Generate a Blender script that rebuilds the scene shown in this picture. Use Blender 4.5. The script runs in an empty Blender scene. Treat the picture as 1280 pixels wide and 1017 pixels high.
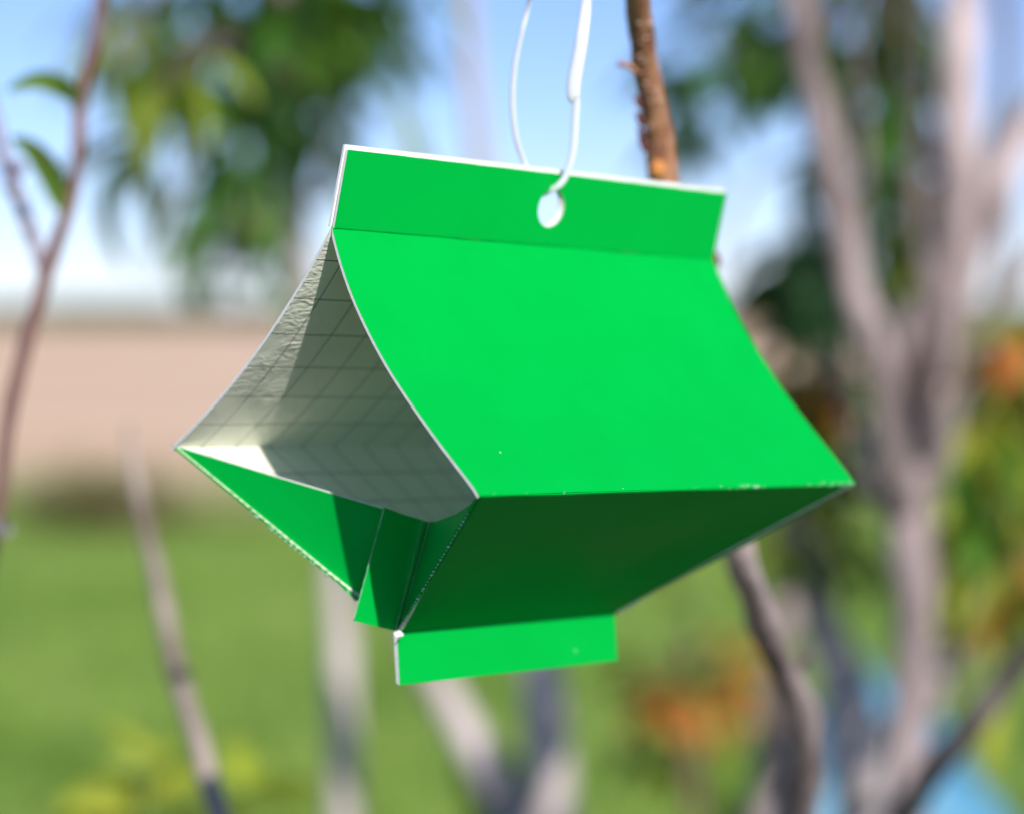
import bpy, bmesh, math, random
from mathutils import Vector, Matrix, noise
import numpy as np
random.seed(7)
S = bpy.context.scene
COL = S.collection
V = Vector

# ---------------------------------------------------------------- camera
FPX = 3022.0                                   # focal length in pixels of the 1280 px wide photograph
PITCH = -math.atan(113 / FPX)
CAM = V((0, 0, 1.5))
FW = V((0, math.cos(PITCH), math.sin(PITCH))); UP = V((0, -math.sin(PITCH), math.cos(PITCH))); RT = V((1, 0, 0))
cd = bpy.data.cameras.new('camera'); cam = bpy.data.objects.new('camera', cd); COL.objects.link(cam)
cd.sensor_width = 36; cd.lens = FPX / 1280 * 36; cd.clip_start = 0.05; cd.clip_end = 3000
cam.location = CAM; cam.rotation_euler = (math.pi / 2 + PITCH, 0, 0)
cd.dof.use_dof = True; cd.dof.focus_distance = 0.712; cd.dof.aperture_fstop = 4.8; cd.dof.aperture_blades = 9
S.camera = cam

# ---------------------------------------------------------------- light
SUN = V((0.340, -0.774, 0.534)).normalized()       # direction towards the sun
EL = math.asin(SUN.z); AZ = math.atan2(SUN.x, SUN.y)
W = bpy.data.worlds.new('World'); S.world = W; W.use_nodes = True
nt = W.node_tree; bg = nt.nodes['Background']
sky = nt.nodes.new('ShaderNodeTexSky'); sky.sky_type = 'NISHITA'; sky.sun_disc = False
sky.sun_elevation = EL; sky.sun_rotation = AZ; sky.air_density = 0.8; sky.dust_density = 0.1; sky.ozone_density = 7.0
tn = nt.nodes.new('ShaderNodeMix'); tn.data_type = 'RGBA'; tn.blend_type = 'MULTIPLY'; tn.inputs[0].default_value = 1; tn.inputs[7].default_value = (1, .86, .92, 1)
nt.links.new(sky.outputs[0], tn.inputs[6]); nt.links.new(tn.outputs[2], bg.inputs[0]); bg.inputs[1].default_value = 0.132
sd = bpy.data.lights.new('sun', 'SUN'); sd.energy = 4.6; sd.angle = math.radians(0.6); sd.color = (1, .955, .89)
so = bpy.data.objects.new('sun', sd); COL.objects.link(so); so.rotation_euler = SUN.to_track_quat('Z', 'Y').to_euler()
S.view_settings.view_transform = 'Standard'; S.view_settings.look = 'None'
S.view_settings.exposure = 0.28; S.view_settings.gamma = 1; S.view_settings.use_curve_mapping = False
S.cycles.max_bounces = 12; S.cycles.diffuse_bounces = 8; S.cycles.use_denoising = True

# ---------------------------------------------------------------- helpers
def at(px, py, d):
    """point seen at photograph pixel (px, py), d metres along the view axis"""
    return CAM + (FW + RT * ((px - 640) / FPX) + UP * ((508.5 - py) / FPX)) * d

def link(name, me, parent=None):
    o = bpy.data.objects.new(name, me); COL.objects.link(o)
    if parent is not None: o.parent = parent
    return o

def empty(name, loc, label, cat, group=None):
    o = bpy.data.objects.new(name, None); COL.objects.link(o); o.location = loc; o.empty_display_size = .05
    o['label'] = label; o['category'] = cat
    if group: o['group'] = group
    return o

def tag(o, label=None, cat=None, group=None, kind=None):
    for k, v in (('label', label), ('category', cat), ('group', group), ('kind', kind)):
        if v: o[k] = v
    return o

def mat(name, base, rough=.6, spec=.4, var=None, vscale=20., bump=0., bscale=60., bdist=.001, coat=0, transl=0.,
        detail=4, coords='Object', objvar=0., stretch=(1, 1, 1)):
    m = bpy.data.materials.new(name); m.use_nodes = True; n = m.node_tree.nodes; l = m.node_tree.links
    p = n['Principled BSDF']; p.inputs['Roughness'].default_value = rough; p.inputs['Specular IOR Level'].default_value = spec
    p.inputs['Coat Weight'].default_value = coat
    p.inputs['Base Color'].default_value = (*base, 1)
    tc = n.new('ShaderNodeTexCoord'); mp = n.new('ShaderNodeMapping'); l.new(tc.outputs[coords], mp.inputs[0]); mp.inputs['Scale'].default_value = stretch
    col = None
    if var:
        no = n.new('ShaderNodeTexNoise'); no.inputs['Scale'].default_value = vscale; no.inputs['Detail'].default_value = detail
        l.new(mp.outputs[0], no.inputs['Vector'])
        r = n.new('ShaderNodeValToRGB'); r.color_ramp.elements[0].position = .35; r.color_ramp.elements[1].position = .65
        r.color_ramp.elements[0].color = (*base, 1); r.color_ramp.elements[1].color = (*var, 1)
        l.new(no.outputs[0], r.inputs[0]); col = r.outputs[0]
        if objvar:
            oi = n.new('ShaderNodeObjectInfo'); hs = n.new('ShaderNodeHueSaturation'); l.new(col, hs.inputs['Color'])
            mr = n.new('ShaderNodeMapRange'); mr.inputs[3].default_value = 1 - objvar; mr.inputs[4].default_value = 1 + objvar
            l.new(oi.outputs['Random'], mr.inputs[0]); l.new(mr.outputs[0], hs.inputs['Value'])
            mh = n.new('ShaderNodeMapRange'); mh.inputs[3].default_value = .5 - .05 * objvar; mh.inputs[4].default_value = .5 + .07 * objvar
            l.new(oi.outputs['Random'], mh.inputs[0]); l.new(mh.outputs[0], hs.inputs['Hue'])
            col = hs.outputs[0]
        l.new(col, p.inputs['Base Color'])
    if bump:
        nb = n.new('ShaderNodeTexNoise'); nb.inputs['Scale'].default_value = bscale; nb.inputs['Detail'].default_value = 5
        l.new(mp.outputs[0], nb.inputs['Vector'])
        b = n.new('ShaderNodeBump'); b.inputs['Strength'].default_value = bump; b.inputs['Distance'].default_value = bdist
        l.new(nb.outputs[0], b.inputs['Height']); l.new(b.outputs[0], p.inputs['Normal'])
    if transl:
        t = n.new('ShaderNodeBsdfTranslucent'); mx = n.new('ShaderNodeMixShader'); mx.inputs[0].default_value = transl
        if col: l.new(col, t.inputs[0])
        else: t.inputs[0].default_value = (*base, 1)
        l.new(p.outputs[0], mx.inputs[1]); l.new(t.outputs[0], mx.inputs[2]); l.new(mx.outputs[0], n['Material Output'].inputs[0])
    return m

def mesh(name, vs, fs, mats, fm=None, smooth=True, uv=None):
    me = bpy.data.meshes.new(name); me.from_pydata([tuple(v) for v in vs], [], fs)
    for m in mats: me.materials.append(m)
    for i, p in enumerate(me.polygons):
        if fm: p.material_index = fm[i]
        p.use_smooth = smooth if isinstance(smooth, bool) else smooth[i]
    if uv:
        u = me.uv_layers.new(name='UVMap')
        for p in me.polygons:
            for li in p.loop_indices: u.data[li].uv = uv[me.loops[li].vertex_index]
    me.update(); return me

def spline(pts, n=10):
    """Catmull-Rom through (Vector, radius) pairs"""
    P = [(V(p), r) for p, r in pts]; out = []
    for i in range(len(P) - 1):
        a = P[max(i - 1, 0)]; b = P[i]; c = P[i + 1]; d = P[min(i + 2, len(P) - 1)]
        for k in range(n):
            t = k / n
            q = .5 * ((2 * b[0]) + (c[0] - a[0]) * t + (2 * a[0] - 5 * b[0] + 4 * c[0] - d[0]) * t * t + (3 * b[0] - a[0] - 3 * c[0] + d[0]) * t ** 3)
            out.append((q, b[1] + (c[1] - b[1]) * t))
    out.append(P[-1]); return out

def tube(name, pts, m, parent=None, n=10, seg=14, rough=.08, freq=40., flat=None, loc=V((0, 0, 0)), taper_end=True):
    """swept limb; pts = [(world point, radius)]; flat(t) gives (thickness factor, twist) for a ribbon"""
    pp = spline(pts, n); vs = []; fs = []
    up = V((0, 1, 0)); N = len(pp)
    for i, (p, r) in enumerate(pp):
        tg = (pp[min(i + 1, N - 1)][0] - pp[max(i - 1, 0)][0]).normalized()
        a = tg.cross(up).normalized(); b = a.cross(tg).normalized() * -1
        fy, tw = flat(i / (N - 1)) if flat else (1, 0)
        for k in range(seg):
            th = 2 * math.pi * k / seg
            x, y = math.cos(th), math.sin(th) * fy
            x, y = x * math.cos(tw) - y * math.sin(tw), x * math.sin(tw) + y * math.cos(tw)
            rr = r * (1 + rough * noise.noise(V((math.cos(th) * 1.3, math.sin(th) * 1.3, 0)) + p * freq) * 2)
            vs.append(p + (a * x + b * y) * rr - loc)
    for i in range(N - 1):
        for k in range(seg):
            fs.append((i * seg + k, i * seg + (k + 1) % seg, (i + 1) * seg + (k + 1) % seg, (i + 1) * seg + k))
    fs.append(tuple(range(seg))[::-1]); fs.append(tuple((N - 1) * seg + k for k in range(seg)))
    me = mesh(name, vs, fs, [m])
    return link(name, me, parent)

def ball(vs, fs, c, r, axis=None, k=1.6, seg=8, rings=5):
    """small ovoid (bud, knot) appended to vs/fs"""
    axis = (axis or V((0, 0, 1))).normalized(); q = V((0, 0, 1)).rotation_difference(axis); s = len(vs)
    for i in range(rings + 1):
        ph = math.pi * i / rings
        for j in range(seg):
            th = 2 * math.pi * j / seg
            vs.append(c + q @ V((math.sin(ph) * math.cos(th) * r, math.sin(ph) * math.sin(th) * r, -math.cos(ph) * r * k)))
    for i in range(rings):
        for j in range(seg): fs.append((s + i * seg + j, s + i * seg + (j + 1) % seg, s + (i + 1) * seg + (j + 1) % seg, s + (i + 1) * seg + j))

# ---------------------------------------------------------------- materials
M_bark = mat('pink_grey_bark', (.075, .05, .045), .85, .2, (.56, .45, .43), 13, 1, 50, .006, stretch=(1, 1, .35))
M_barkmid = mat('mid_grey_bark', (.10, .077, .07), .85, .2, (.37, .30, .285), 22, 1, 70, .004, stretch=(1, 1, .35))
M_barkdark = mat('dark_bark', (.13, .105, .095), .85, .2, (.24, .20, .18), 25, .9, 80, .003, stretch=(1, 1, .35))
M_twig = mat('brown_twig_bark', (.24, .095, .045), .62, .45, (.46, .23, .12), 160, .9, 500, .0009, stretch=(1, 1, .22))
M_twigred = mat('red_brown_twig', (.10, .045, .04), .55, .4, (.24, .13, .11), 90, .5, 300, .0006, stretch=(1, 1, .3))
M_twigviolet = mat('violet_grey_twig', (.20, .16, .20), .6, .4, (.34, .29, .34), 90, .5, 300, .0006)
M_bud = mat('bud_scale', (.09, .02, .022), .6, .3, (.20, .07, .05), 400)
M_knot = mat('cut_knot', (.55, .20, .05), .7, .3, (.75, .36, .10), 300, .8, 900, .0004)
M_stake = mat('weathered_stem', (.15, .115, .085), .85, .2, (.42, .34, .29), 22, .6, 200, .001, stretch=(1, 1, .2))
M_leaf = mat('leaf_green', (.065, .15, .015), .45, .4, (.14, .27, .025), 30, .3, 200, .0005, transl=.35, objvar=.35)
M_leafdark = mat('leaf_dark_green', (.03, .09, .02), .45, .4, (.065, .16, .04), 30, .3, 200, .0005, transl=.25, objvar=.3)
M_leafbright = mat('leaf_bright_yellow_green', (.38, .46, .03), .5, .3, (.55, .58, .06), 30, .3, 200, .0005, transl=.45, objvar=.2)
M_barkpale = mat('pale_blurred_bark', (.30, .25, .235), .85, .2, (.62, .53, .51), 10, .8, 50, .006, stretch=(1, 1, .35))
M_leafyel = mat('leaf_yellow_green', (.20, .27, .02), .45, .5, (.34, .38, .04), 30, .3, 200, .0005, transl=.4, objvar=.25)
M_leaforange = mat('leaf_orange', (.38, .10, .015), .5, .4, (.52, .21, .03), 30, .3, 200, .0005, transl=.35, objvar=.3)

# ---------------------------------------------------------------- setting
def fbm(x, y, s): return noise.fractal(V((x * s, y * s, 3.1)), 1.0, 2.0, 3)
def terrain(x, y):
    d = math.hypot(x, y)
    return 0.05 * fbm(x, y, .25) * min(1, max(0, (d - 2) / 8)) * (1 if d < 60 else 60 / d)

def sheet_ground(name, m, y0s, y1, zoff=0., xw=1.0, nx=60, ny=60, kind='structure'):
    vs = []; fs = []
    for j in range(ny + 1):
        for i in range(nx + 1):
            u = (i / nx) * 2 - 1
            ys = y0s(u) if callable(y0s) else y0s
            t = j / ny
            y = ys * (y1 / ys) ** t if ys > 0 else ys + (y1 - ys) * t
            x = u * (12 + max(y, 0) * xw)
            vs.append((x, y, terrain(x, y) + zoff))
    for j in range(ny):
        for i in range(nx):
            a = j * (nx + 1) + i; fs.append((a, a + 1, a + nx + 2, a + nx + 1))
    o = link(name, mesh(name, vs, fs, [m])); o['kind'] = kind; return o

M_ground = mat('grass_ground', (.155, .26, .04), .95, .1, (.29, .40, .08), .55, .8, 6, .05)
M_field = mat('dry_field', (.66, .44, .28), .95, .1, (.80, .58, .40), .12, .8, 3, .05)
_n = M_field.node_tree.nodes; _l = M_field.node_tree.links; _p = _n['Principled BSDF']     # weeds thin out into the stubble over the first metres
_tc = _n.new('ShaderNodeTexCoord'); _sx = _n.new('ShaderNodeSeparateXYZ'); _l.new(_tc.outputs['Object'], _sx.inputs[0])
_mr = _n.new('ShaderNodeMapRange'); _mr.inputs[1].default_value = 17; _mr.inputs[2].default_value = 34; _mr.inputs[3].default_value = .95; _mr.inputs[4].default_value = 0; _l.new(_sx.outputs[1], _mr.inputs[0])
_no = _n.new('ShaderNodeTexNoise'); _no.inputs['Scale'].default_value = 1.1; _no.inputs['Detail'].default_value = 5; _l.new(_tc.outputs['Object'], _no.inputs['Vector'])
_ad = _n.new('ShaderNodeMath'); _ad.operation = 'ADD'; _l.new(_mr.outputs[0], _ad.inputs[0]); _l.new(_no.outputs[0], _ad.inputs[1])
_rp = _n.new('ShaderNodeMapRange'); _rp.inputs[1].default_value = .95; _rp.inputs[2].default_value = 1.35; _l.new(_ad.outputs[0], _rp.inputs[0])
_mx = _n.new('ShaderNodeMix'); _mx.data_type = 'RGBA'; _l.new(_rp.outputs[0], _mx.inputs[0]); _l.new(_p.inputs['Base Color'].links[0].from_socket, _mx.inputs[6]); _mx.inputs[7].default_value = (.25, .30, .075, 1)
_l.new(_mx.outputs[2], _p.inputs['Base Color'])
vs = []; fs = []
ys_ = [-60, -30, -12, -5, -2, 0, 2, 3, 4, 5, 6, 7, 8, 9, 10, 12, 14, 16, 18, 20, 24, 28, 34, 42, 55, 80, 120, 200, 400, 900, 2500]
nx = 70
for y in ys_:
    for i in range(nx + 1):
        u = i / nx * 2 - 1; x = u * abs(u) * (30 + max(y, 0) * 1.6 + 20)
        vs.append((x, y, terrain(x, y) - (0.02 if y > 16 else 0)))
for j in range(len(ys_) - 1):
    for i in range(nx):
        a = j * (nx + 1) + i; fs.append((a, a + 1, a + nx + 2, a + nx + 1))
link('ground', mesh('ground', vs, fs, [M_ground]))['kind'] = 'structure'
sheet_ground('dry_field', M_field, lambda u: 18.0 + 2.0 * max(0, -u * 4) + 2.4 * noise.noise(V((u * 9, 0, 0))) + 1.2 * noise.noise(V((u * 40, 5, 0))) , 420, zoff=.035)

vs = []; fs = []
for j in range(31):
    for i in range(61):
        y = -9 + 11.4 * j / 30; x = -14 + 28 * i / 60
        if j == 30: y += .35 * noise.noise(V((x * 1.5, 0, 0)))
        vs.append((x, y, terrain(x, y) + .012))
for j in range(30):
    for i in range(60): a = j * 61 + i; fs.append((a, a + 1, a + 62, a + 61))
link('unseen_dark_ground', mesh('unseen_dark_ground', vs, fs, [mat('bounce_cutting_ground', (.055, .042, .028), .95, .1, (.10, .078, .05), 9, 1, 30, .02)]))['kind'] = 'structure'  # unseen dark ground, added to cut light bouncing up under the trap

# grass blades (stuff)
vs = []; fs = []
M_blade = mat('grass_blade', (.13, .24, .03), .6, .3, (.27, .40, .07), .9, transl=.3)
for k in range(26000):
    y = 2.6 * (17.5 / 2.6) ** random.random(); x = (random.random() * 2 - 1) * (1.2 + y * .42)
    z = terrain(x, y); h = random.uniform(.05, .13); a = random.uniform(0, 6.28); w = .004 + y * .0009
    dx, dy = math.cos(a) * w, math.sin(a) * w; lx, ly = random.gauss(0, .03), random.gauss(0, .03); s = len(vs)
    vs += [(x - dx, y - dy, z - .01), (x + dx, y + dy, z - .01), (x + lx, y + ly, z + h)]; fs.append((s, s + 1, s + 2))
link('grass', mesh('grass', vs, fs, [M_blade]))['kind'] = 'stuff'

# far tree line on the horizon (stuff)
M_far = mat('far_trees', (.07, .10, .055), .95, .05, (.13, .16, .09), .12)
vs = []; fs = []
for k in range(900):
    x = random.uniform(-150, 150); y = random.uniform(395, 430)
    top = 3.6 + 1.5 * noise.noise(V((x * .05, 0, 0))) + random.uniform(-.5, .5)
    s = len(vs); r = random.uniform(1.2, 2.6)
    for i in range(5):
        for j in range(7):
            ph = math.pi * i / 4; th = j / 7 * 6.283
            q = V((math.sin(ph) * math.cos(th), math.sin(ph) * math.sin(th), 0)); rr = r * (1 + .5 * noise.noise(V((x + i, y + j, k))))
            vs.append((x + q.x * rr, y + q.y * rr, max(top, .8) * (.5 - .5 * math.cos(ph)) * (1 + .2 * noise.noise(V((x, j, i))))))
    for i in range(4):
        for j in range(7): fs.append((s + i * 7 + j, s + i * 7 + (j + 1) % 7, s + (i + 1) * 7 + (j + 1) % 7, s + (i + 1) * 7 + j))
link('distant_wood', mesh('distant_wood', vs, fs, [M_far]))['kind'] = 'stuff'

# ---------------------------------------------------------------- leaves
LEAFMESH = {}
def leaf_mesh(m, variant):
    key = (m.name, variant)
    if key in LEAFMESH: return LEAFMESH[key]
    rnd = random.Random(variant * 31 + 5)
    n = 7; vs = []; fs = []; droop = rnd.uniform(.25, 1.0); fold = rnd.uniform(.1, .35); wd = rnd.uniform(.10, .14); curl = rnd.uniform(-.3, .3)
    x = z = 0.; ang = .2
    for i in range(n + 1):
        t = i / n; w = wd * (math.sin(math.pi * min(t ** .8, 1)) ** .8) + .004
        off = curl * t * t * .3
        c = V((x, off, z)); nv = V((math.sin(-ang), 0, math.cos(ang)))
        vs += [c + V((0, -w, 0)) + nv * w * fold, c, c + V((0, w, 0)) + nv * w * fold]
        x += math.cos(ang) / n; z += math.sin(ang) / n; ang -= droop / n * 1.7
    for i in range(n):
        a = i * 3; fs += [(a, a + 3, a + 4, a + 1), (a + 1, a + 4, a + 5, a + 2)]
    LEAFMESH[key] = mesh('leaf', vs, fs, [m]); return LEAFMESH[key]

def leaf(parent, pos, direction, length, m, variant=None, roll=0., name='leaf'):
    o = link(name, leaf_mesh(m, random.randrange(6) if variant is None else variant), parent)
    q = direction.normalized().to_track_quat('X', 'Z')
    R = q.to_matrix().to_4x4() @ Matrix.Rotation(roll, 4, 'X')
    o.matrix_local = Matrix.Translation(pos - parent.location) @ R @ Matrix.Diagonal((length, length, length, 1))
    return o

def cluster(parent, px, py, d, rpx, rpy, n, ln, mats, droop=.6, twigmat=None, origin=None):
    """leafy shoots spread through a volume; each shoot carries leaves along it"""
    nsh = max(2, n // 6); shoots = []; org = origin if origin is not None else at(px, py - rpy * .6, d)
    for s in range(nsh):
        e = at(px + random.gauss(0, .68) * rpx, py + random.gauss(0, .68) * rpy, d * (1 + random.uniform(-.1, .12)))
        st = org.lerp(e, random.uniform(.15, .5)) + V((random.gauss(0, .01), random.gauss(0, .01), random.uniform(0, .02)))
        shoots.append((st, e))
        if s % 2 == 0: tube('twig', [(org, .0028), (st + V((0, 0, .01)), .002), (e, .001)], twigmat or M_twigred, parent, n=4, seg=6, loc=parent.location)
    for k in range(n):
        st, e = random.choice(shoots); t = random.random(); p = st.lerp(e, t)
        dr = (e - st).normalized() * .5 + V((random.gauss(0, .7), random.gauss(0, .7), random.gauss(-droop, .35)))
        leaf(parent, p, dr, ln * random.uniform(.65, 1.15), random.choice(mats), roll=random.uniform(-.9, .9))

def wp(lst):  # (px, py, depth, width px) -> (point, radius)
    return [(at(a, b, c), w / 2 / FPX * c) for a, b, c, w in lst]
def rooted(lst, flare=1.25, dx=0., dy=0.):
    """add the stretch from the lowest listed point down to the ground"""
    L = wp(lst); p, r = L[-1]; st = p - L[-2][0]; e = p + st; g = V((e.x + dx, e.y + dy, -.03)); out = []
    k = max(1, int((e.z - g.z) / max(st.length, .08)))
    for i in range(k): out.append((e.lerp(g, (i + 1) / k), r * (1 + (flare - 1) * (i + 1) / k)))
    return L + ([(e, r)] if e.z > .05 else []) + out

# ---------------------------------------------------------------- tree to the right
B = empty('peach_tree', (at(1130, 1000, 2.24).x, at(1130, 1000, 2.24).y, 0), 'pale pinkish multi-limbed tree at right forking beside the trap', 'tree', 'trees and stems of the orchard')
BL = B.location
def tb(name, pts, m, par, **k): return tube(name, pts, m, par, loc=par.location, **k)
tb('trunk', rooted([(1160, 380, 2.24, 53), (1140, 470, 2.24, 74), (1132, 560, 2.24, 75), (1138, 660, 2.24, 64), (1148, 760, 2.24, 51), (1138, 880, 2.24, 49), (1130, 1030, 2.24, 54)]), M_bark, B, rough=.14, freq=14)
tb('limb', wp([(1128, 520, 2.23, 54), (1092, 430, 2.20, 49), (1062, 330, 2.18, 46), (1035, 190, 2.15, 40), (1003, 40, 2.12, 37), (985, -90, 2.12, 37), (975, -400, 2.05, 25)]), M_bark, B, rough=.12, freq=16)
tb('limb', wp([(1158, 470, 2.25, 57), (1185, 370, 2.28, 63), (1196, 230, 2.30, 56), (1200, 80, 2.33, 53), (1210, -90, 2.37, 44), (1230, -420, 2.43, 29)]), M_bark, B, rough=.12, freq=16)
tb('limb', wp([(1190, 400, 2.30, 34), (1225, 290, 2.43, 34), (1280, 170, 2.56, 34), (1360, 40, 2.69, 33)]), M_bark, B, rough=.12, freq=16)
tb('branch', wp([(1165, 600, 2.28, 31), (1205, 470, 2.43, 25), (1250, 380, 2.56, 23), (1330, 280, 2.69, 16)]), M_barkdark, B, rough=.12, freq=16)
tb('branch', wp([(1125, 640, 2.18, 41), (1112, 560, 2.15, 34), (1098, 470, 2.15, 21), (1092, 400, 2.15, 6)]), M_barkdark, B, rough=.15, freq=16)  # dark limb standing in for the shade on the trunk's left side
tb('branch', wp([(1095, 1090, 2.05, 34), (1150, 985, 1.82, 36), (1215, 905, 1.74, 36), (1262, 845, 1.72, 31), (1340, 760, 1.66, 25)]), M_barkdark, B, rough=.12, freq=20)
cluster(B, 1118, 220, 2.6, 46, 200, 84, .11, [M_leafdark, M_leaf], origin=at(1105, -60, 2.43))
cluster(B, 1130, 360, 2.65, 40, 90, 50, .08, [M_leaf, M_leafyel], origin=at(1150, 200, 2.43))

for q in ([(1140, 700, 2.3, 26), (1100, 620, 2.34, 20), (1062, 520, 2.4, 14), (1040, 430, 2.45, 9)], [(1165, 560, 2.2, 26), (1160, 400, 2.16, 20), (1142, 240, 2.1, 16), (1150, 60, 2.1, 12), (1140, -100, 2.1, 8)],
          [(1190, 300, 2.3, 26), (1240, 180, 2.4, 20), (1262, 60, 2.4, 16), (1250, -80, 2.4, 10)], [(1062, 330, 2.2, 18), (1080, 200, 2.2, 14), (1072, 60, 2.2, 11), (1085, -90, 2.2, 8)]):
    tb('branch', wp(q), M_barkmid, B, rough=.15, seg=9)
# tree behind, its limb crossing at the lower right, with autumn-coloured leaves
D = empty('peach_tree', (at(1060, 900, 2.9).x, at(1060, 900, 2.9).y, 0), 'tree behind the pale forked trunk, with yellow-green and orange leaves at right edge', 'tree', 'trees and stems of the orchard')
tb('trunk', rooted([(960, 520, 2.8, 26), (985, 640, 2.85, 44), (1020, 760, 2.9, 50), (1060, 880, 2.9, 62), (1080, 1040, 2.9, 70)]), M_barkpale, D, rough=.12, freq=10)
tb('limb', wp([(1080, 1000, 2.85, 56), (1160, 860, 2.8, 62), (1230, 770, 2.75, 58), (1320, 660, 2.7, 50), (1420, 500, 2.7, 40)]), M_barkpale, D, rough=.12, freq=10)
tb('branch', wp([(1010, 760, 2.9, 26), (1020, 700, 2.9, 24), (1060, 600, 2.85, 20), (1075, 480, 2.8, 12)]), M_barkpale, D, rough=.12, freq=10)
cluster(D, 1235, 600, 2.5, 60, 210, 190, .10, [M_leafyel, M_leaf, M_leafyel, M_leafbright], origin=at(1290, 420, 2.6))
for q in ([(1130, 860, 2.9, 22), (1120, 700, 3.0, 20), (1108, 480, 3.0, 18), (1100, 200, 3.0, 16), (1096, -80, 3.0, 12)], [(1060, 900, 2.9, 26), (1042, 780, 2.9, 20), (1036, 660, 2.9, 16), (1062, 540, 2.9, 10)],
          [(1230, 770, 2.75, 30), (1222, 620, 2.8, 26), (1240, 430, 2.8, 22), (1262, 200, 2.9, 18), (1250, -60, 3.0, 12)]):
    tb('branch', wp(q), M_barkmid, D, seg=8)
cluster(D, 1060, 470, 3.0, 60, 60, 50, .10, [M_leafyel, M_leaf, M_leafdark], origin=at(1050, 600, 2.9))
cluster(D, 1262, 485, 2.4, 30, 50, 30, .09, [M_leaforange], origin=at(1300, 400, 2.4))
cluster(D, 1255, 770, 2.4, 32, 60, 30, .09, [M_leaforange, M_leafyel], origin=at(1300, 700, 2.4))
cluster(D, 985, 480, 3.0, 70, 80, 80, .09, [M_leafyel, M_leaf, M_leaforange], origin=at(970, 540, 2.9))
cluster(D, 1015, 640, 3.0, 60, 130, 80, .09, [M_leaf, M_leafyel], origin=at(1010, 700, 2.9))

# tree further back whose foliage shows dark between trap and pale limb
K = empty('peach_tree', (at(930, 900, 3.4).x, at(930, 900, 3.4).y, 0), 'far leafy tree whose dark green tufts show between trap and leaning pale limb', 'tree', 'trees and stems of the orchard')
tb('trunk', rooted([(900, -500, 3.3, 22), (1010, -100, 3.4, 26), (1045, 150, 3.4, 30), (1025, 420, 3.4, 34), (985, 700, 3.4, 40), (960, 1030, 3.4, 46)]), M_bark, K, rough=.12, freq=9)
for q in ([(1035, 60, 3.4, 18), (980, 90, 3.2, 12), (900, 60, 3.1, 8), (850, -20, 3.0, 5)], [(1045, 200, 3.4, 18), (990, 200, 3.2, 12), (930, 240, 3.1, 8), (900, 330, 3.0, 5)],
          [(1045, 120, 3.4, 14), (1130, 60, 3.5, 12), (1220, -30, 3.6, 8)]):
    tb('branch', wp(q), M_barkmid, K, seg=8)
cluster(K, 935, 110, 3.0, 105, 100, 84, .115, [M_leafdark, M_leafdark, M_leaf], origin=at(1020, 60, 2.9))
cluster(K, 1000, 345, 3.0, 55, 75, 80, .11, [M_leafdark], origin=at(1050, 280, 2.8))
cluster(K, 895, 90, 4.4, 80, 140, 40, .12, [M_leafdark], origin=at(1010, -60, 3.4))
# ---------------------------------------------------------------- trees to the left and middle, out of focus
T1 = empty('peach_tree', (at(425, 900, 3.6).x, at(425, 900, 3.6).y, 0), 'whitish blurred trunk below the left corner of the trap, drooping leaves above', 'tree', 'trees and stems of the orchard')
tb('trunk', rooted([(352, -300, 3.3, 22), (352, -20, 3.4, 28), (362, 160, 3.4, 30), (378, 330, 3.5, 30), (405, 560, 3.6, 32), (425, 760, 3.6, 36), (430, 1030, 3.6, 38)]), M_barkpale, T1, rough=.12, freq=9)
for q in ([(352, 60, 3.4, 16), (290, 130, 3.3, 12), (225, 230, 3.2, 9), (195, 350, 3.2, 6)], [(360, 150, 3.4, 16), (318, 240, 3.4, 12), (285, 330, 3.4, 8), (275, 400, 3.4, 5)],
          [(365, 200, 3.4, 14), (400, 250, 3.4, 12), (420, 120, 3.4, 9), (455, 40, 3.4, 6)], [(350, 0, 3.4, 14), (270, 40, 3.2, 10), (170, 60, 3.1, 7), (90, 30, 3.0, 4)]):
    tb('branch', wp(q), M_twigred, T1, seg=8)
cluster(T1, 290, 55, 3.0, 185, 120, 92, .125, [M_leaf, M_leaf, M_leafdark], origin=at(330, -60, 2.3))
cluster(T1, 185, 150, 2.0, 60, 50, 22, .10, [M_leaf, M_leafyel], origin=at(300, 60, 2.1))
cluster(T1, 330, 170, 2.9, 100, 90, 40, .10, [M_leaf, M_leafdark], origin=at(350, 80, 2.3))
cluster(T1, 420, 100, 3.2, 60, 110, 36, .10, [M_leaf, M_leafdark], origin=at(360, 0, 2.6))
cluster(T1, 440, 60, 3.4, 90, 90, 30, .12, [M_leaf, M_leafyel], origin=at(420, -60, 3.4))
cluster(T1, 150, 60, 3.4, 80, 90, 30, .12, [M_leaf, M_leafyel], origin=at(200, -60, 3.4))
cluster(T1, 245, 290, 4.4, 110, 110, 60, .15, [M_leafdark, M_leaf], origin=at(350, 150, 4.2))

T2 = empty('peach_tree', (at(680, 900, 3.2).x, at(680, 900, 3.2).y, 0), 'pale trunk with a leaning side stem, seen just below the trap', 'tree', 'trees and stems of the orchard')
tb('trunk', rooted([(560, -500, 3.1, 26), (583, 0, 3.1, 20), (598, 180, 3.1, 24), (640, 520, 3.1, 44), (668, 760, 3.2, 54), (682, 900, 3.2, 58), (690, 1040, 3.2, 60)]), M_barkpale, T2, rough=.1, freq=9)
tb('limb', wp([(688, 1120, 3.2, 50), (625, 990, 3.25, 50), (568, 890, 3.3, 46), (520, 800, 3.3, 36), (470, 640, 3.3, 24)]), M_barkpale, T2, rough=.12, freq=9)
cluster(T2, 600, 950, 3.1, 60, 60, 14, .10, [M_leaf], origin=at(670, 900, 3.15))

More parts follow.
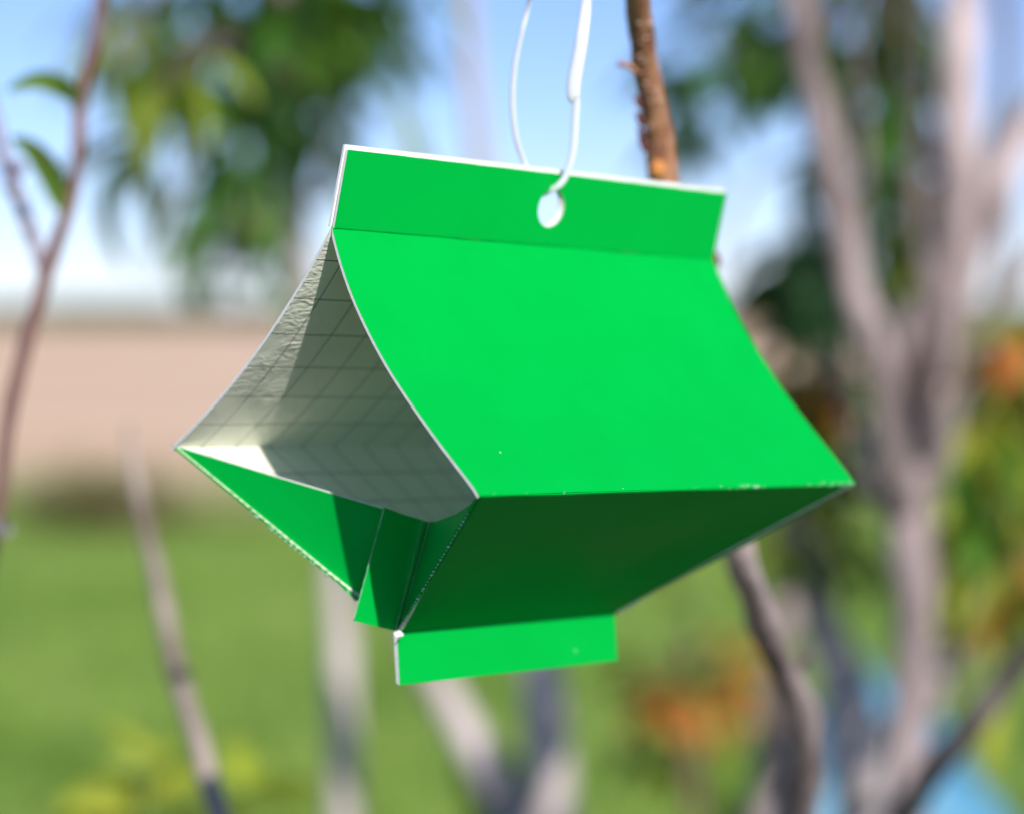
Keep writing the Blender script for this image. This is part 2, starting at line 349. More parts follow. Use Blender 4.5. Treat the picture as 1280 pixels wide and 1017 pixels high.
# ---------------------------------------------------------------- left twig, close and only a little blurred
G = empty('peach_sapling', (at(-25, 900, 1.0).x, at(-25, 900, 1.0).y, 0), 'slender red-brown shoot at left edge with two narrow curved leaves', 'sapling')
tb('stem', rooted([(140, -300, 1.10, 12), (128, -30, 1.10, 14), (116, 60, 1.10, 16), (101, 130, 1.10, 17), (93, 230, 1.10, 16), (62, 330, 1.10, 19), (34, 425, 1.10, 18), (10, 530, 1.10, 17), (-6, 660, 1.10, 17), (-60, 900, 1.11, 22), (-90, 1080, 1.12, 24)]), M_twigred, G, rough=.1, freq=50)
tb('side_shoot', wp([(55, 338, 1.10, 16), (38, 290, 1.11, 17), (18, 235, 1.12, 18), (0, 180, 1.14, 16), (-20, 100, 1.15, 13)]), M_twigviolet, G, rough=.15, freq=60)
vs = []; fs = []
for (x, y, r) in ((100, 128, 15), (14, 234, 11), (24, 210, 10), (40, 292, 10), (64, 322, 14), (113, 70, 10)):
    vs = []; fs = []; ball(vs, fs, at(x, y, 1.105) - G.location, r / FPX * .9, V((.2, -.2, 1)), 1.3)
    link('bud', mesh('bud', vs, fs, [M_twigviolet]), G)
M_youngleaf = mat('young_leaf', (.10, .20, .02), .4, .5, (.17, .28, .04), 60, transl=.4)
def curved_leaf(par, pts, m, wpx, d):
    """a narrow leaf swept along a bent midrib"""
    pp = spline([(at(x, y, dd), 0) for x, y, dd in pts], 6); vs = []; fs = []; N = len(pp)
    for i, (p, _) in enumerate(pp):
        t = i / (N - 1); w = wpx / FPX * d * (math.sin(math.pi * (.04 + .96 * t) ** .8) ** .8) * .5 + .0003
        tg = (pp[min(i + 1, N - 1)][0] - pp[max(i - 1, 0)][0]).normalized(); a = tg.cross(V((0, 1, 0))).normalized()
        f = V((0, -1, 0)) * w * .6
        q = p - par.location; vs += [q - a * w + f, q, q + a * w + f]
    for i in range(N - 1):
        a = i * 3; fs += [(a, a + 3, a + 4, a + 1), (a + 1, a + 4, a + 5, a + 2)]
    return link('leaf', mesh('leaf', vs, fs, [m]), par)
curved_leaf(G, [(101, 128, 1.095), (75, 108, 1.08), (45, 102, 1.07), (8, 114, 1.06)], M_youngleaf, 26, 1.08)
curved_leaf(G, [(78, 262, 1.095), (66, 222, 1.09), (44, 190, 1.08), (14, 172, 1.07)], M_youngleaf, 30, 1.08)
curved_leaf(G, [(-20, 640, 1.09), (-5, 655, 1.09), (8, 662, 1.08), (16, 660, 1.08)], M_twigviolet, 14, .96)

# dead stem at lower left
F_ = empty('dead_stem', (at(300, 1060, 1.2).x, at(300, 1060, 1.2).y, 0), 'bare weathered stem leaning at lower left in front of the grass', 'stem')
tb('stem', rooted([(160, 530, 1.42, 3), (165, 575, 1.40, 12), (178, 640, 1.37, 19), (199, 730, 1.33, 24), (219, 830, 1.28, 26), (244, 915, 1.23, 27), (274, 1020, 1.19, 28)], dx=.05), M_stake, F_, rough=.1, freq=40)
#tb('broken_spur', wp([(222, 830, 1.215, 14), (214, 812, 1.20, 11), (207, 800, 1.19, 6)]), M_stake, F_)

# bright weed leaves at the bottom left
H_ = empty('leafy_weed', (at(175, 1100, 1.9).x, at(175, 1100, 1.9).y, 0), 'bright yellow-green leafy top of a tall weed at bottom left', 'weed')
tb('stem', rooted([(180, 960, 1.9, 6), (182, 1040, 1.9, 9), (176, 1150, 1.9, 12)]), mat('weed_stem', (.14, .22, .04), var=(.2, .3, .06)), H_)
cluster(H_, 165, 985, 2.2, 85, 50, 70, .08, [M_leafbright, M_leafbright, M_leafyel], droop=-.1, twigmat=M_leaf, origin=at(180, 1080, 1.9))

# orange-leaved weed under the right of the trap
O_ = empty('rusty_weed', (at(860, 1000, 4.2).x, at(860, 1000, 4.2).y, 0), 'rust-orange and green leafed weed standing under right end of trap', 'weed')
tb('stem', rooted([(862, 790, 4.2, 6), (866, 900, 4.2, 10), (868, 1030, 4.2, 13)]), M_twigred, O_)
tb('side_stem', wp([(867, 1000, 4.2, 10), (845, 890, 4.2, 8), (830, 800, 4.2, 5)]), M_twigred, O_)
cluster(O_, 866, 838, 4.2, 75, 50, 90, .11, [M_leaforange, M_leaforange, M_leaf], origin=at(866, 900, 4.2))
cluster(O_, 850, 930, 4.3, 60, 60, 40, .11, [M_leaf, M_leafyel], origin=at(866, 1000, 4.3))
cluster(O_, 900, 700, 4.3, 40, 50, 14, .1, [M_leaf, M_leafyel], origin=at(866, 800, 4.3))

# dark shrub at the edge of the dry field
J = empty('field_shrub', (at(130, 620, 17).x, 17, 0), 'small dark shrub on far edge of the grass at left', 'shrub')
vs = []; fs = []
for k in range(900):
    u = V((random.gauss(0, .26), random.gauss(0, .2), abs(random.gauss(.16, .12)))); s = len(vs); r = .05
    a = V((random.gauss(0, 1), random.gauss(0, 1), random.gauss(0, 1))).normalized() * r; b = a.cross(V((random.random(), 1, .3))).normalized() * r * .5
    vs += [u - a, u + b, u + a, u - b]; fs.append((s, s + 1, s + 2, s + 3))
o = link('foliage', mesh('foliage', vs, fs, [mat('shrub_foliage', (.10, .10, .03), .8, .2, (.2, .17, .08), 4)], smooth=False), J); o['kind'] = 'stuff'
tube('stem', [(J.location + V((0, 0, -.02)), .02), (J.location + V((.01, 0, .25)), .01)], M_barkdark, J, loc=J.location)

# crumpled blue sheeting on the grass behind the trunk
M_blue = mat('blue_plastic', (.03, .17, .30), .4, .3, (.12, .31, .45), 5, .6, 14, .02)
cx, cy = at(1115, 950, 6.6).x, 6.6
vs = []; fs = []; nu, nv = 70, 50
for j in range(nv + 1):
    for i in range(nu + 1):
        u = i / nu * 2 - 1; v = j / nv * 2 - 1
        x = u * .33; y = v * .4; e = max(abs(u), abs(v))
        h = .44 * (1 - e ** 3) * (1 - .35 * (u + .3) ** 2)
        n1 = noise.fractal(V((x * 5, y * 5, 7)), 1, 2, 4); n2 = abs(noise.noise(V((x * 9, y * 7, 1))))
        h = max(0, h + (.12 * n1 + .10 * n2) * (1 - e ** 4)) + .01
        vs.append((x + .03 * n1, y + .05 * n2, h))
for j in range(nv):
    for i in range(nu): a = j * (nu + 1) + i; fs.append((a, a + 1, a + nu + 2, a + nu + 1))
o = link('plastic_sheeting', mesh('plastic_sheeting', vs, fs, [M_blue])); o.location = (cx, cy, terrain(cx, cy))
tag(o, 'heaped sky-blue plastic sheeting on the ground behind the pale trunk', 'plastic sheeting')

# ---------------------------------------------------------------- the branch just behind the trap
A = empty('slender_tree', (at(1000, 1000, 1.3).x, at(1000, 1000, 1.3).y, 0), 'brown knotty stem passing behind the trap and out above it', 'tree', 'trees and stems of the orchard')
stem_pts = rooted([(770, -330, .72, 16), (776, -200, .76, 26), (783, -100, .80, 29), (796, 0, .835, 31), (808, 90, .86, 34), (822, 160, .875, 36), (832, 235, .885, 40), (858, 330, .90, 42), (890, 470, .92, 40), (915, 600, .96, 38), (928, 700, 1.0, 38), (962, 800, 1.08, 38), (1000, 890, 1.16, 42), (1003, 970, 1.22, 50), (985, 1060, 1.3, 60)])
n_up = 11
tb('trunk', stem_pts[9:], M_bark, A, rough=.17, freq=30)
tb('spur', wp([(962, 800, 1.08, 20), (950, 790, 1.07, 15), (940, 788, 1.065, 9)]), M_barkdark, A, n=5, seg=8)
tb('spur', wp([(985, 850, 1.13, 20), (1000, 835, 1.12, 14), (1012, 815, 1.11, 7)]), M_barkdark, A, n=5, seg=8)
tb('upper_stem', stem_pts[:10], M_twig, A, n=18, seg=20, rough=.07, freq=120)
#tb('limb', wp([(1000, 930, 1.19, 50), (1000, 850, 1.24, 34), (1012, 770, 1.3, 26), (1022, 700, 1.36, 18)]), M_barkdark, A, rough=.14, freq=24)
tb('spur', wp([(803, 100, .86, 11), (795, 90, .855, 9), (784, 82, .852, 7), (773, 80, .85, 7)]), M_twig, A, n=5, seg=8)
vs = []; fs = []
for x, y, d, r in ((797, 128, .860, 5), (800, 150, .862, 6), (804, 180, .868, 7), (893, 322, .90, 9), (801, 166, .866, 5)):
    vs = []; fs = []; ball(vs, fs, at(x, y, d) - A.location, r / FPX * .66, V((-.4, 0, 1)), 2.2)
    link('bud', mesh('bud', vs, fs, [M_bud]), A)
vs = []; fs = []; ball(vs, fs, at(822, 212, .8765) - A.location, .0030, V((0.2, 0, 1)), 1.2, 12, 8)
link('knot', mesh('knot', vs, fs, [M_knot]), A)
vs = []; fs = []
for k in range(46):
    t = random.random(); y = random.uniform(-20, 225); x = 799 + (y) * .15 + random.uniform(-14, 14); d = .835 + y * .00023
    ball(vs, fs, at(x, y, d - .0042 + .003 * (abs(x - 799 - y * .15) / 14) ** 2) - A.location, random.uniform(.00025, .0006), V((random.random(), 0, 1)), 1.2, 6, 4)
vs2 = len(vs)
ball(vs, fs, at(813, 30, .84) - A.location, .0009, V((0, 0, 1)), 1.1)
o = link('lenticel', mesh('lenticel', vs, fs, [mat('pale_lenticel', (.5, .36, .28), .7, .3)]), A); o['kind'] = 'stuff'

# ---------------------------------------------------------------- the trap
ax = V((.676, .736, -.033)).normalized()
ay_ = V((.733, -.677, -.064)); ay_ = (ay_ - ax * ay_.dot(ax)).normalized()      # towards the side that faces the camera
az_ = ay_.cross(ax) if ay_.cross(ax).z > 0 else ax.cross(ay_)
T0 = V((-.0534216, .71751661, 1.52670037))
TR = Matrix((ax, -ay_, az_)).transposed()
TRAP = empty('insect_trap', T0, 'open-ended bright green folded card trap with white gridded inside', 'insect trap')
TRAP.rotation_euler = TR.to_euler()
L = .1835; HW = .0672; HH = .0723; B0_ = .0393; HB = .1239; TH = .0009
def Q(x, y, z): return V((x, -y, z))             # trap coordinates, y positive to the viewer's side
def loc(px, py, d): return TR.transposed() @ (at(px, py, d) - T0)   # pixel + depth -> trap frame (already y-flipped)
def loc_y(px, py, y=0.):
    r = TR.transposed() @ (at(px, py, 1.0) - CAM); o = TR.transposed() @ (CAM - T0)
    t = (-y - o.y) / r.y; return o + r * t

def card_mat(name, base, var, crease=False):
    m = mat(name, base, .42, .06, var, 40, .16, 30, .0012, detail=8)
    n = m.node_tree.nodes; l = m.node_tree.links; p = n['Principled BSDF']
    # scuffs: pinhole specks where the ink is rubbed off
    tc = n.new('ShaderNodeTexCoord'); vo = n.new('ShaderNodeTexVoronoi'); vo.inputs['Scale'].default_value = 90
    l.new(tc.outputs['Object'], vo.inputs['Vector'])
    lt = n.new('ShaderNodeMath'); lt.operation = 'LESS_THAN'; lt.inputs[1].default_value = .035; l.new(vo.outputs['Distance'], lt.inputs[0])
    wn = n.new('ShaderNodeMath'); wn.operation = 'GREATER_THAN'; wn.inputs[1].default_value = .94
    sp = n.new('ShaderNodeSeparateColor'); l.new(vo.outputs['Color'], sp.inputs[0]); l.new(sp.outputs[0], wn.inputs[0])
    mu = n.new('ShaderNodeMath'); mu.operation = 'MULTIPLY'; l.new(lt.outputs[0], mu.inputs[0]); l.new(wn.outputs[0], mu.inputs[1])
    fac = mu.outputs[0]
    if crease:   # worn fold: UV.y is the distance from the fold in metres
        uv = n.new('ShaderNodeUVMap'); sx = n.new('ShaderNodeSeparateXYZ'); l.new(uv.outputs[0], sx.inputs[0])
        a = n.new('ShaderNodeMath'); a.operation = 'LESS_THAN'; a.inputs[1].default_value = .0011; l.new(sx.outputs[1], a.inputs[0])
        no = n.new('ShaderNodeTexNoise'); no.inputs['Scale'].default_value = 900; no.inputs['Detail'].default_value = 3; l.new(tc.outputs['Object'], no.inputs['Vector'])
        nl = n.new('ShaderNodeTexNoise'); nl.inputs['Scale'].default_value = 22; l.new(tc.outputs['Object'], nl.inputs['Vector'])
        ad = n.new('ShaderNodeMath'); ad.operation = 'MULTIPLY'; l.new(no.outputs[0], ad.inputs[0]); l.new(nl.outputs[0], ad.inputs[1])
        g = n.new('ShaderNodeMath'); g.operation = 'GREATER_THAN'; g.inputs[1].default_value = .352; l.new(ad.outputs[0], g.inputs[0])
        mm = n.new('ShaderNodeMath'); mm.operation = 'MULTIPLY'; l.new(a.outputs[0], mm.inputs[0]); l.new(g.outputs[0], mm.inputs[1])
        mxx = n.new('ShaderNodeMath'); mxx.operation = 'MAXIMUM'; l.new(fac, mxx.inputs[0]); l.new(mm.outputs[0], mxx.inputs[1]); fac = mxx.outputs[0]
    mix = n.new('ShaderNodeMix'); mix.data_type = 'RGBA'; l.new(fac, mix.inputs[0])
    src = p.inputs['Base Color'].links[0].from_socket; l.new(src, mix.inputs[6]); mix.inputs[7].default_value = (.40, .70, .45, 1)
    l.new(mix.outputs[2], p.inputs['Base Color'])
    tr = n.new('ShaderNodeBsdfTranslucent'); l.new(mix.outputs[2], tr.inputs[0]); ms = n.new('ShaderNodeMixShader'); ms.inputs[0].default_value = .28
    l.new(p.outputs[0], ms.inputs[1]); l.new(tr.outputs[0], ms.inputs[2]); l.new(ms.outputs[0], n['Material Output'].inputs[0])
    return m
M_green = card_mat('green_printed_card', (.0, .50, .062), (.0, .518, .066))
M_greenfold = card_mat('green_printed_card_with_worn_fold', (.0, .50, .062), (.0, .518, .066), True)
M_edge = mat('card_cut_edge', (.80, .80, .78), .8, .2, (.70, .72, .68), 300, .5, 1500, .0002)

def inner_mat():
    m = bpy.data.materials.new('white_gridded_sticky_card'); m.use_nodes = True; n = m.node_tree.nodes; l = m.node_tree.links
    p = n['Principled BSDF']; uv = n.new('ShaderNodeUVMap'); sx = n.new('ShaderNodeSeparateXYZ'); l.new(uv.outputs[0], sx.inputs[0])
    outs = []
    for ax_i in (0, 1):
        md = n.new('ShaderNodeMath'); md.operation = 'PINGPONG'; md.inputs[1].default_value = .0145 / 2; l.new(sx.outputs[ax_i], md.inputs[0])
        lt = n.new('ShaderNodeMath'); lt.operation = 'LESS_THAN'; lt.inputs[1].default_value = .00021; l.new(md.outputs[0], lt.inputs[0]); outs.append(lt.outputs[0])
    mx = n.new('ShaderNodeMath'); mx.operation = 'MAXIMUM'; l.new(outs[0], mx.inputs[0]); l.new(outs[1], mx.inputs[1])
    mix = n.new('ShaderNodeMix'); mix.data_type = 'RGBA'; l.new(mx.outputs[0], mix.inputs[0])
    mix.inputs[6].default_value = (.93, .92, .81, 1); mix.inputs[7].default_value = (.16, .18, .15, 1); l.new(mix.outputs[2], p.inputs['Base Color'])
    # sticky coating, ridged and glossy in places
    tc = n.new('ShaderNodeTexCoord'); n1 = n.new('ShaderNodeTexNoise'); n1.inputs['Scale'].default_value = 260; n1.inputs['Detail'].default_value = 3; n1.inputs['Distortion'].default_value = 1.5
    mp = n.new('ShaderNodeMapping'); mp.inputs['Scale'].default_value = (.6, 1, 1.4); l.new(tc.outputs['Object'], mp.inputs[0]); l.new(mp.outputs[0], n1.inputs['Vector'])
    n2 = n.new('ShaderNodeTexNoise'); n2.inputs['Scale'].default_value = 45; l.new(tc.outputs['Object'], n2.inputs['Vector'])
    rp = n.new('ShaderNodeValToRGB'); rp.color_ramp.elements[0].position = .42; rp.color_ramp.elements[1].position = .58; l.new(n2.outputs[0], rp.inputs[0])
    mu = n.new('ShaderNodeMath'); mu.operation = 'MULTIPLY'; l.new(n1.outputs[0], mu.inputs[0]); l.new(rp.outputs[0], mu.inputs[1])
    b = n.new('ShaderNodeBump'); b.inputs['Strength'].default_value = .8; b.inputs['Distance'].default_value = .0009; l.new(mu.outputs[0], b.inputs['Height']); l.new(b.outputs[0], p.inputs['Normal'])
    tr = n.new('ShaderNodeBsdfTranslucent'); l.new(mix.outputs[2], tr.inputs[0]); ms = n.new('ShaderNodeMixShader'); ms.inputs[0].default_value = .14
    l.new(p.outputs[0], ms.inputs[1]); l.new(tr.outputs[0], ms.inputs[2]); l.new(ms.outputs[0], n['Material Output'].inputs[0])
    p.inputs['Roughness'].default_value = .30; p.inputs['Specular IOR Level'].default_value = .7
    return m
M_inner = inner_mat()

def card(name, grid, flip=False, t=TH, outer=None, edges=(1, 1, 1, 1), uvs=None, innerm=None, label=None, side=0):
    """a sheet of card: grid[i][j] are points of its outer (printed) face; edges = i0, i1, j0, j1 white cut edge (1) or green fold (0)"""
    flip = not flip; ni = len(grid); nj = len(grid[0]); outer = outer or M_green; innerm = innerm or M_inner
    nrm = [[None] * nj for _ in range(ni)]
    for i in range(ni):
        for j in range(nj):
            du = grid[min(i + 1, ni - 1)][j] - grid[max(i - 1, 0)][j]; dv = grid[i][min(j + 1, nj - 1)] - grid[i][max(j - 1, 0)]
            if du.length < 1e-7: du = grid[min(i + 1, ni - 1)][min(j + 1, nj - 1)] - grid[max(i - 1, 0)][min(j + 1, nj - 1)]
            nn = du.cross(dv); nrm[i][j] = (nn.normalized() if nn.length > 0 else V((0, 0, 1))) * (-1 if flip else 1)
    vs = []; uv = []
    for layer in (0, 1):
        for i in range(ni):
            for j in range(nj):
                q_ = grid[i][j] - nrm[i][j] * t * layer
                if layer and side: q_.y = min(q_.y, -.00015) if side > 0 else max(q_.y, .00015)
                vs.append(q_); uv.append(uvs(i, j) if uvs else (i * .01, j * .01))
    N = ni * nj; fs = []; fm = []; sm = []
    def q(a, b, c, d, m, s): fs.append((a, b, c, d) if not flip else (d, c, b, a)); fm.append(m); sm.append(s)
    for i in range(ni - 1):
        for j in range(nj - 1):
            a = i * nj + j; q(a, a + nj, a + nj + 1, a + 1, 0, True); q(N + a, N + a + 1, N + a + nj + 1, N + a + nj, 1, True)
    # cut edges get their own vertices so that they shade crisply
    def strip(idx, white, rev):
        s = len(vs)
        for k in idx: vs.append(vs[k]); vs.append(vs[k + N]); uv.append(uv[k]); uv.append(uv[k])
        for k in range(len(idx) - 1):
            a = s + 2 * k; f = (a, a + 2, a + 3, a + 1); q(*(f if rev else f[::-1]), 2 if white else 0, True)
    strip([j for j in range(nj)], edges[0], False); strip([(ni - 1) * nj + j for j in range(nj)], edges[1], True)
    strip([i * nj for i in range(ni)], edges[2], True); strip([i * nj + nj - 1 for i in range(ni)], edges[3], False)
    me = mesh(name, vs, fs, [outer, innerm, M_edge], fm, sm, uv)
    o = link(name, me, TRAP)
    if label: o['label'] = label
    return o

def prof(a, side, x=0):
    if side > 0: k, sk = .0066 - .012 * x, .4
    else: k, sk = .0046, 0
    b = 4 * a * (1 - a) * (1 + sk * (1 - 2 * a)); h = math.hypot(HW, HH)
    y = a * HW - HH / h * k * b; z = -a * HH - HW / h * k * b
    return y, z
NA, NX = 36, 30
hyp = math.hypot(HW, HH)
for side in (1, -1):
    g = []
    for i in range(NX + 1):
        x = L * i / NX; row = []
        for j in range(NA + 1):
            a = j / NA; y, z = prof(a, side, x)
            if a == 1: z -= .0004
            wob = .00025 * noise.noise(V((x * 40, a * 4, side * 5)))
            row.append(Q(x, side * y + wob, z + wob))
        g.append(row)
    card('roof_panel', g, side=side, flip=(side < 0), outer=M_greenfold, edges=(1, 1, 0, 0), uvs=lambda i, j: (L * i / NX + .004, hyp * (1 - j / NA)))

# lower panels: trapezoids running from the side folds down to the bottom seam
def lower_grid(side):
    g = []; ns = 72
    for i in range(25):
        u = i / 24; col = []
        for j in range(ns + 1):
            a = j / ns
            x0 = B0_ * a; x1 = L - B0_ * a + .0035 * math.sin(math.pi * min(1, a * 1.25)) * (1 if a < .8 else 0)
            if side > 0 and i == 0 and .04 < a < .99: x0 += .00038 * (1 if j % 2 else -1)
            if side < 0 and i == 0 and a > .25: x0 += .0003 * (1 if j % 2 else -1) + .0006 * max(0, noise.noise(V((j * .7, 3, 0))))
            x = x0 + (x1 - x0) * u
            eu = min(1, u * 4, (1 - u) * 4); bow = -.0022 * eu * math.sin(math.pi * a) + .0012 * eu * math.sin(math.pi * a * 2) * math.sin(math.pi * u)
            y = HW * (1 - a) * side + side * bow * .6 + (.0004 * side if a == 1 else 0); z = -HH + (-HB + HH) * a - bow * .8
            col.append(Q(x, y, z))
        g.append(col)
    return g
hl = math.hypot(HW, HB - HH)
for side in (1, -1):
    card('lower_panel', lower_grid(side), side=side, flip=(side < 0), outer=M_greenfold, edges=(0, 0, 0, 0), uvs=lambda i, j: (L * i / 24 + .004, hl * j / 72))

# end flaps: one printed flap hinged on the far-side panel, one creased flap hinged on the near-side panel; the same again at the far end
P0 = Q(0, -HW, -HH); Q0 = Q(0, HW, -HH); N0 = Q(B0_, 0, -HB); Hn = Q(.0315, -.0134, -.1137)
def interp(poly, t):
    n = len(poly) - 1; k = min(int(t * n), n - 1); f = t * n - k; return poly[k].lerp(poly[k + 1], f)
def flap_from(cols_top, cols_bot, nsub, nv, mirror=False):
    def mx(p): return V((L - p.x, p.y, p.z)) if mirror else p
    g = []
    for c in range(len(cols_top) - 1):
        for s in range(nsub + (1 if c == len(cols_top) - 2 else 0)):
            f = s / nsub; tp = cols_top[c].lerp(cols_top[c + 1], f); bt = cols_bot[c].lerp(cols_bot[c + 1], f)
            g.append([mx(tp.lerp(bt, j / nv)) for j in range(nv + 1)])
    return g
At = loc(481, 636, .744); Ab = loc(449, 753, .7565)
ep = V((.0004, 0, .0003))
gt = [P0 + V((.0006, -.0004, .0004)), P0.lerp(At, .5) + V((.0006, 0, 0)), At]
gb = [Hn + ep, Hn.lerp(Ab, .5), Ab]
rt_ = [Q0 + V((.0006, 0, -.0002)), loc(589, 629, .690), loc(570, 642, .712), loc(545, 651, .738), loc(537, 652, .7478), loc(532, 651, .7452), loc(527, 649, .7468), loc(500, 641, .742), loc(482, 634, .7385), loc(479.5, 633.5, .7385), loc(481, 636, .7420)]
rb_ = [N0 + V((.0002, .0002, .0006)), loc(500, 790, .7508), loc(499.6, 789.8, .7510), loc(499.2, 789.6, .7512), loc(498.5, 789.2, .7514), loc(497.5, 788.8, .7514), loc(495, 788, .7500), loc(468, 782, .7465), loc(443.5, 776, .7445), loc(441, 775, .7445), loc(443, 775, .7478)]
for mir in (False, True):
    card('end_flap', flap_from(gt, gb, 8, 24, mir), flip=mir, edges=(0, 1, 1, 1))
    card('creased_end_flap', flap_from(rt_, rb_, 3, 24, mir), flip=not mir, edges=(0, 0, 1, 1), t=.0005)

# hanging flange: two layers, punched hole
hc = loc_y(681.5, 260)
FT = .0240; LEAN = .0040
def flange(name, z0, z1, x0, x1, ylo, yhi, hole, t, outward, m_out, m_in, wav=0.):
    """flat plate in the x-z plane leaning from ylo at z0 to yhi at z1; outward=+1 shows its printed face to the viewer"""
    bm = bmesh.new(); pts = []; n = 40
    def P(x, z, off): 
        f = (z - z0) / (z1 - z0); y = ylo + (yhi - ylo) * f + off
        return Q(x, y, z)
    outline = []; z1f = z1
    for k in range(n): outline.append((x0 + (x1 - x0) * k / n, z0))
    for k in range(6): outline.append((x1, z0 + (z1 - z0) * k / 6))
    for k in range(n):
        x = x1 + (x0 - x1) * k / n; outline.append((x, z1 + wav * noise.noise(V((x * 220, 0, 1)))))
    for k in range(6): outline.append((x0, z1 + (z0 - z1) * k / 6))
    verts = [[], []]; holes = [[], []]
    for layer, off in ((0, 0.), (1, -t * outward)):
        verts[layer] = [bm.verts.new(P(x, z, off)) for x, z in outline]
        es = [bm.edges.new((verts[layer][k], verts[layer][(k + 1) % len(outline)])) for k in range(len(outline))]
        if hole:
            hx, hz, hr = hole
            holes[layer] = [bm.verts.new(P(hx + hr * math.cos(a), hz + hr * math.sin(a), off)) for a in [2 * math.pi * k / 40 for k in range(40)]]
            es += [bm.edges.new((holes[layer][k], holes[layer][(k + 1) % 40])) for k in range(40)]
        r = bmesh.ops.triangle_fill(bm, use_beauty=True, edges=es)
        for f in r['geom']:
            if isinstance(f, bmesh.types.BMFace): f.material_index = layer
    for ring in (verts, holes):
        for k in range(len(ring[0])):
            k2 = (k + 1) % len(ring[0]); f = bm.faces.new((ring[0][k], ring[0][k2], ring[1][k2], ring[1][k])); f.material_index = 0 if (ring is verts and k < n) else 2
    bmesh.ops.recalc_face_normals(bm, faces=bm.faces)
    me = bpy.data.meshes.new(name); bm.to_mesh(me); bm.free()
    for mm in (m_out, m_in, M_edge): me.materials.append(mm)
    return link(name, me, TRAP)
M_plain = mat('plain_white_card', (.82, .82, .80), .6, .3, (.76, .77, .74), 60)
M_wornlight = mat('rubbed_green_fold_highlight', (.06, .40, .14), .5, .2, (.22, .60, .30), 260, .3, 900, .0002)  # paler green paints the folds' highlight along with rubbed ink
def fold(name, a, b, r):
    tube(name, [(T0 + TR @ a, r), (T0 + TR @ a.lerp(b, .5), r), (T0 + TR @ b, r)], M_wornlight, None, n=14, seg=6, rough=.25, freq=700, loc=T0)
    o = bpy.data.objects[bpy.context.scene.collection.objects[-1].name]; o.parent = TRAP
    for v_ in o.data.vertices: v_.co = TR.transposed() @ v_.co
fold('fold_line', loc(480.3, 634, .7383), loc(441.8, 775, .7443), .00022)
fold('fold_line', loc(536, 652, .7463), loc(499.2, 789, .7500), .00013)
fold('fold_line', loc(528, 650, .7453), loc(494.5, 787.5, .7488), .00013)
hole = (hc.x, hc.z, .0062)
flange('hanging_flange', -.0005, FT - .0013, .0004, L - .0004, .0007, LEAN + .0004, hole, .0008, 1, M_green, M_plain, .0002)
flange('hanging_flange', -.0002, FT + .0002, 0, L, -.0015, LEAN - .0013, (hc.x - .0006, hc.z + .0005, .0060), .0008, -1, M_green, M_plain, .0003)
# bottom flange under the seam, pushed a little towards the viewer at its lower edge
flange('bottom_flange', -HB + .0003, -.1398, B0_ - .0008, L - B0_ - .0005, .0003, .0030, None, .0007, 1, M_green, M_plain, .0001)
flange('bottom_flange', -HB - .0003, -.1394, B0_ - .0008, L - B0_ - .0005, -.0012, .0015, None, .0007, -1, M_green, M_plain, .0001)
# torn corner of bare card where the seam ends
vs = []; fs = []
tp = [loc(492, 791, .7465), loc(498, 788.5, .7470), loc(504, 794, .7475), loc(498, 798, .748), loc(493, 805, .748), loc(492.5, 797, .7472)]
bk = [p + V((.001, .0008, .0004)) for p in tp]; ctr = sum(tp, V()) / 6 + V((-.0005, -.0004, 0))
vs = tp + bk + [ctr]
for k in range(6): fs.append((k, (k + 1) % 6, 12)); fs.append((k, k + 6, (k + 1) % 6 + 6, (k + 1) % 6))
fs.append((11, 10, 9, 8, 7, 6)); link('torn_corner', mesh('torn_corner', vs, fs, [M_edge], smooth=False), TRAP)
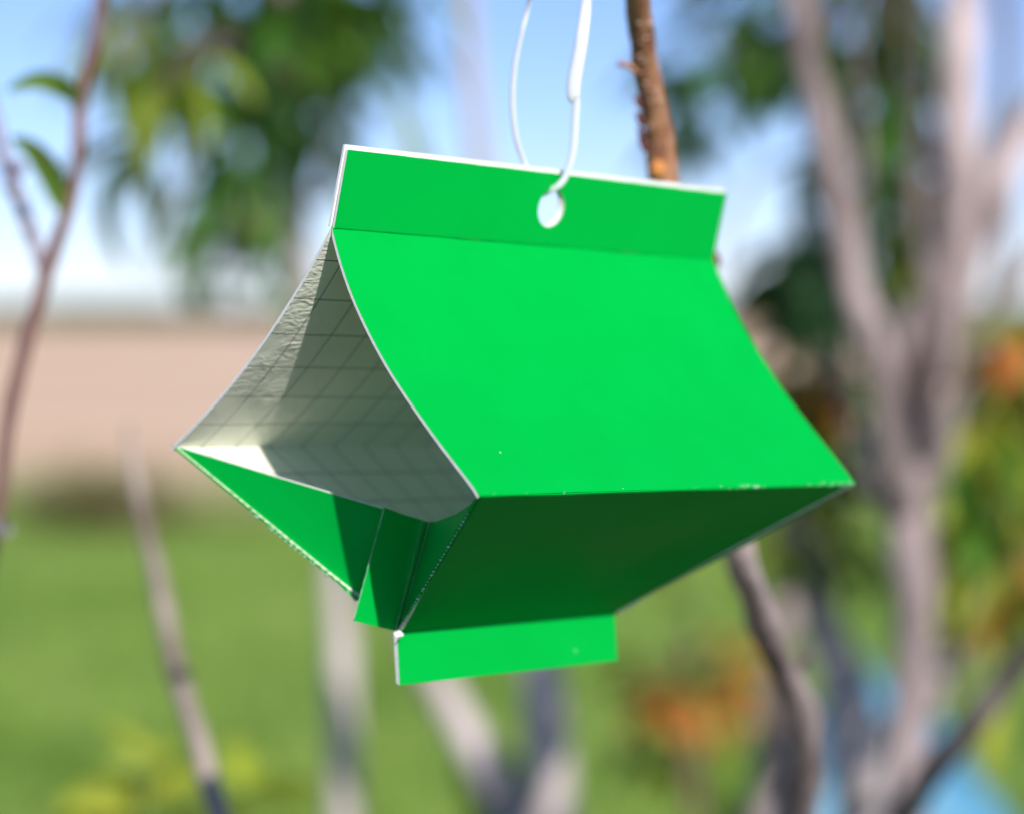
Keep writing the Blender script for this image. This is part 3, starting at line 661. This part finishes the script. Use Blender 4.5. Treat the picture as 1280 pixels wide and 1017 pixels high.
# perforation nibs along the hinged edges
vs = []; fs = []
for k in range(34):
    a = .12 + .86 * k / 34 + random.uniform(-.006, .006); c = Q(B0_ * a - .0002, HW * (1 - a), -HH - (HB - HH) * a)
    ball(vs, fs, c, random.uniform(.00018, .00042), V((1, -.3, 0)), 1.2, 6, 4)
for k in range(22):
    a = .35 + .45 * k / 22 + random.uniform(-.008, .008); c = Q(B0_ * a - .0001, -HW * (1 - a) - .0002, -HH - (HB - HH) * a)
    ball(vs, fs, c, random.uniform(.0002, .0006), V((1, .6, -1)), 1.1, 6, 4)
o = link('perforation_nib', mesh('perforation_nib', vs, fs, [mat('torn_paper_fibre', (.35, .62, .45), .8, .2)]), TRAP); o['kind'] = 'stuff'

# ---------------------------------------------------------------- hanging tie
def depth(p): return (p - CAM).dot(FW)
hw = T0 + TR @ Q(hc.x, (hc.z / FT) * LEAN, hc.z); dh = depth(hw)
M_tie = mat('white_plastic_tie', (.82, .84, .86), .35, .5, (.76, .78, .82), 60, .1, 300, .0002, transl=.15)
TIE = empty('hanging_tie', at(700, -230, .755), 'white flat plastic tie looped through the punched hole', 'tie')
wide = [(700, -262, .735, 11), (722, -150, .748, 15), (733, -20, dh - .010, 12), (727, 50, dh - .009, 16), (718, 100, dh - .008, 18), (717, 121, dh - .0077, 17), (720, 128, dh - .0075, 10.5), (719, 150, dh - .007, 10.5), (716, 190, dh - .006, 9.5), (707, 220, dh - .0050, 9), (696, 234, dh - .0040, 9), (683, 239.5, dh - .0015, 9), (676, 242, dh + .0020, 8), (668, 232, dh + .0045, 7), (661, 216, dh + .006, 7), (655, 203, dh + .0065, 7), (645, 172, dh + .005, 7.5), (640.5, 130, dh + .004, 8), (643, 85, dh + .003, 8), (652, 40, dh + .002, 7), (664, -8, dh, 7), (690, -140, .75, 8), (712, -252, .738, 9)]
tb('strap', wp(wide), M_tie, TIE, n=8, seg=12, rough=.0, flat=lambda t: (.30, -.15 + .5 * math.sin(t * 5)))
#tb('clasp', [(at(716, 108, dh - .0085), .0019), (at(717, 122, dh - .0080), .0019), (at(718, 136, dh - .0074), .0012)], M_tie, TIE, n=4, seg=10, rough=0, flat=lambda t: (.5, 0))
tb('loop_over_branch', [(at(700, -262, .735), .0014), (at(725, -292, .71), .0014), (at(765, -300, .705), .0014), (at(792, -285, .715), .0014), (at(780, -262, .74), .0014), (at(740, -250, .745), .0014), (at(712, -252, .738), .0013)], M_tie, TIE, n=6, seg=8, rough=0)
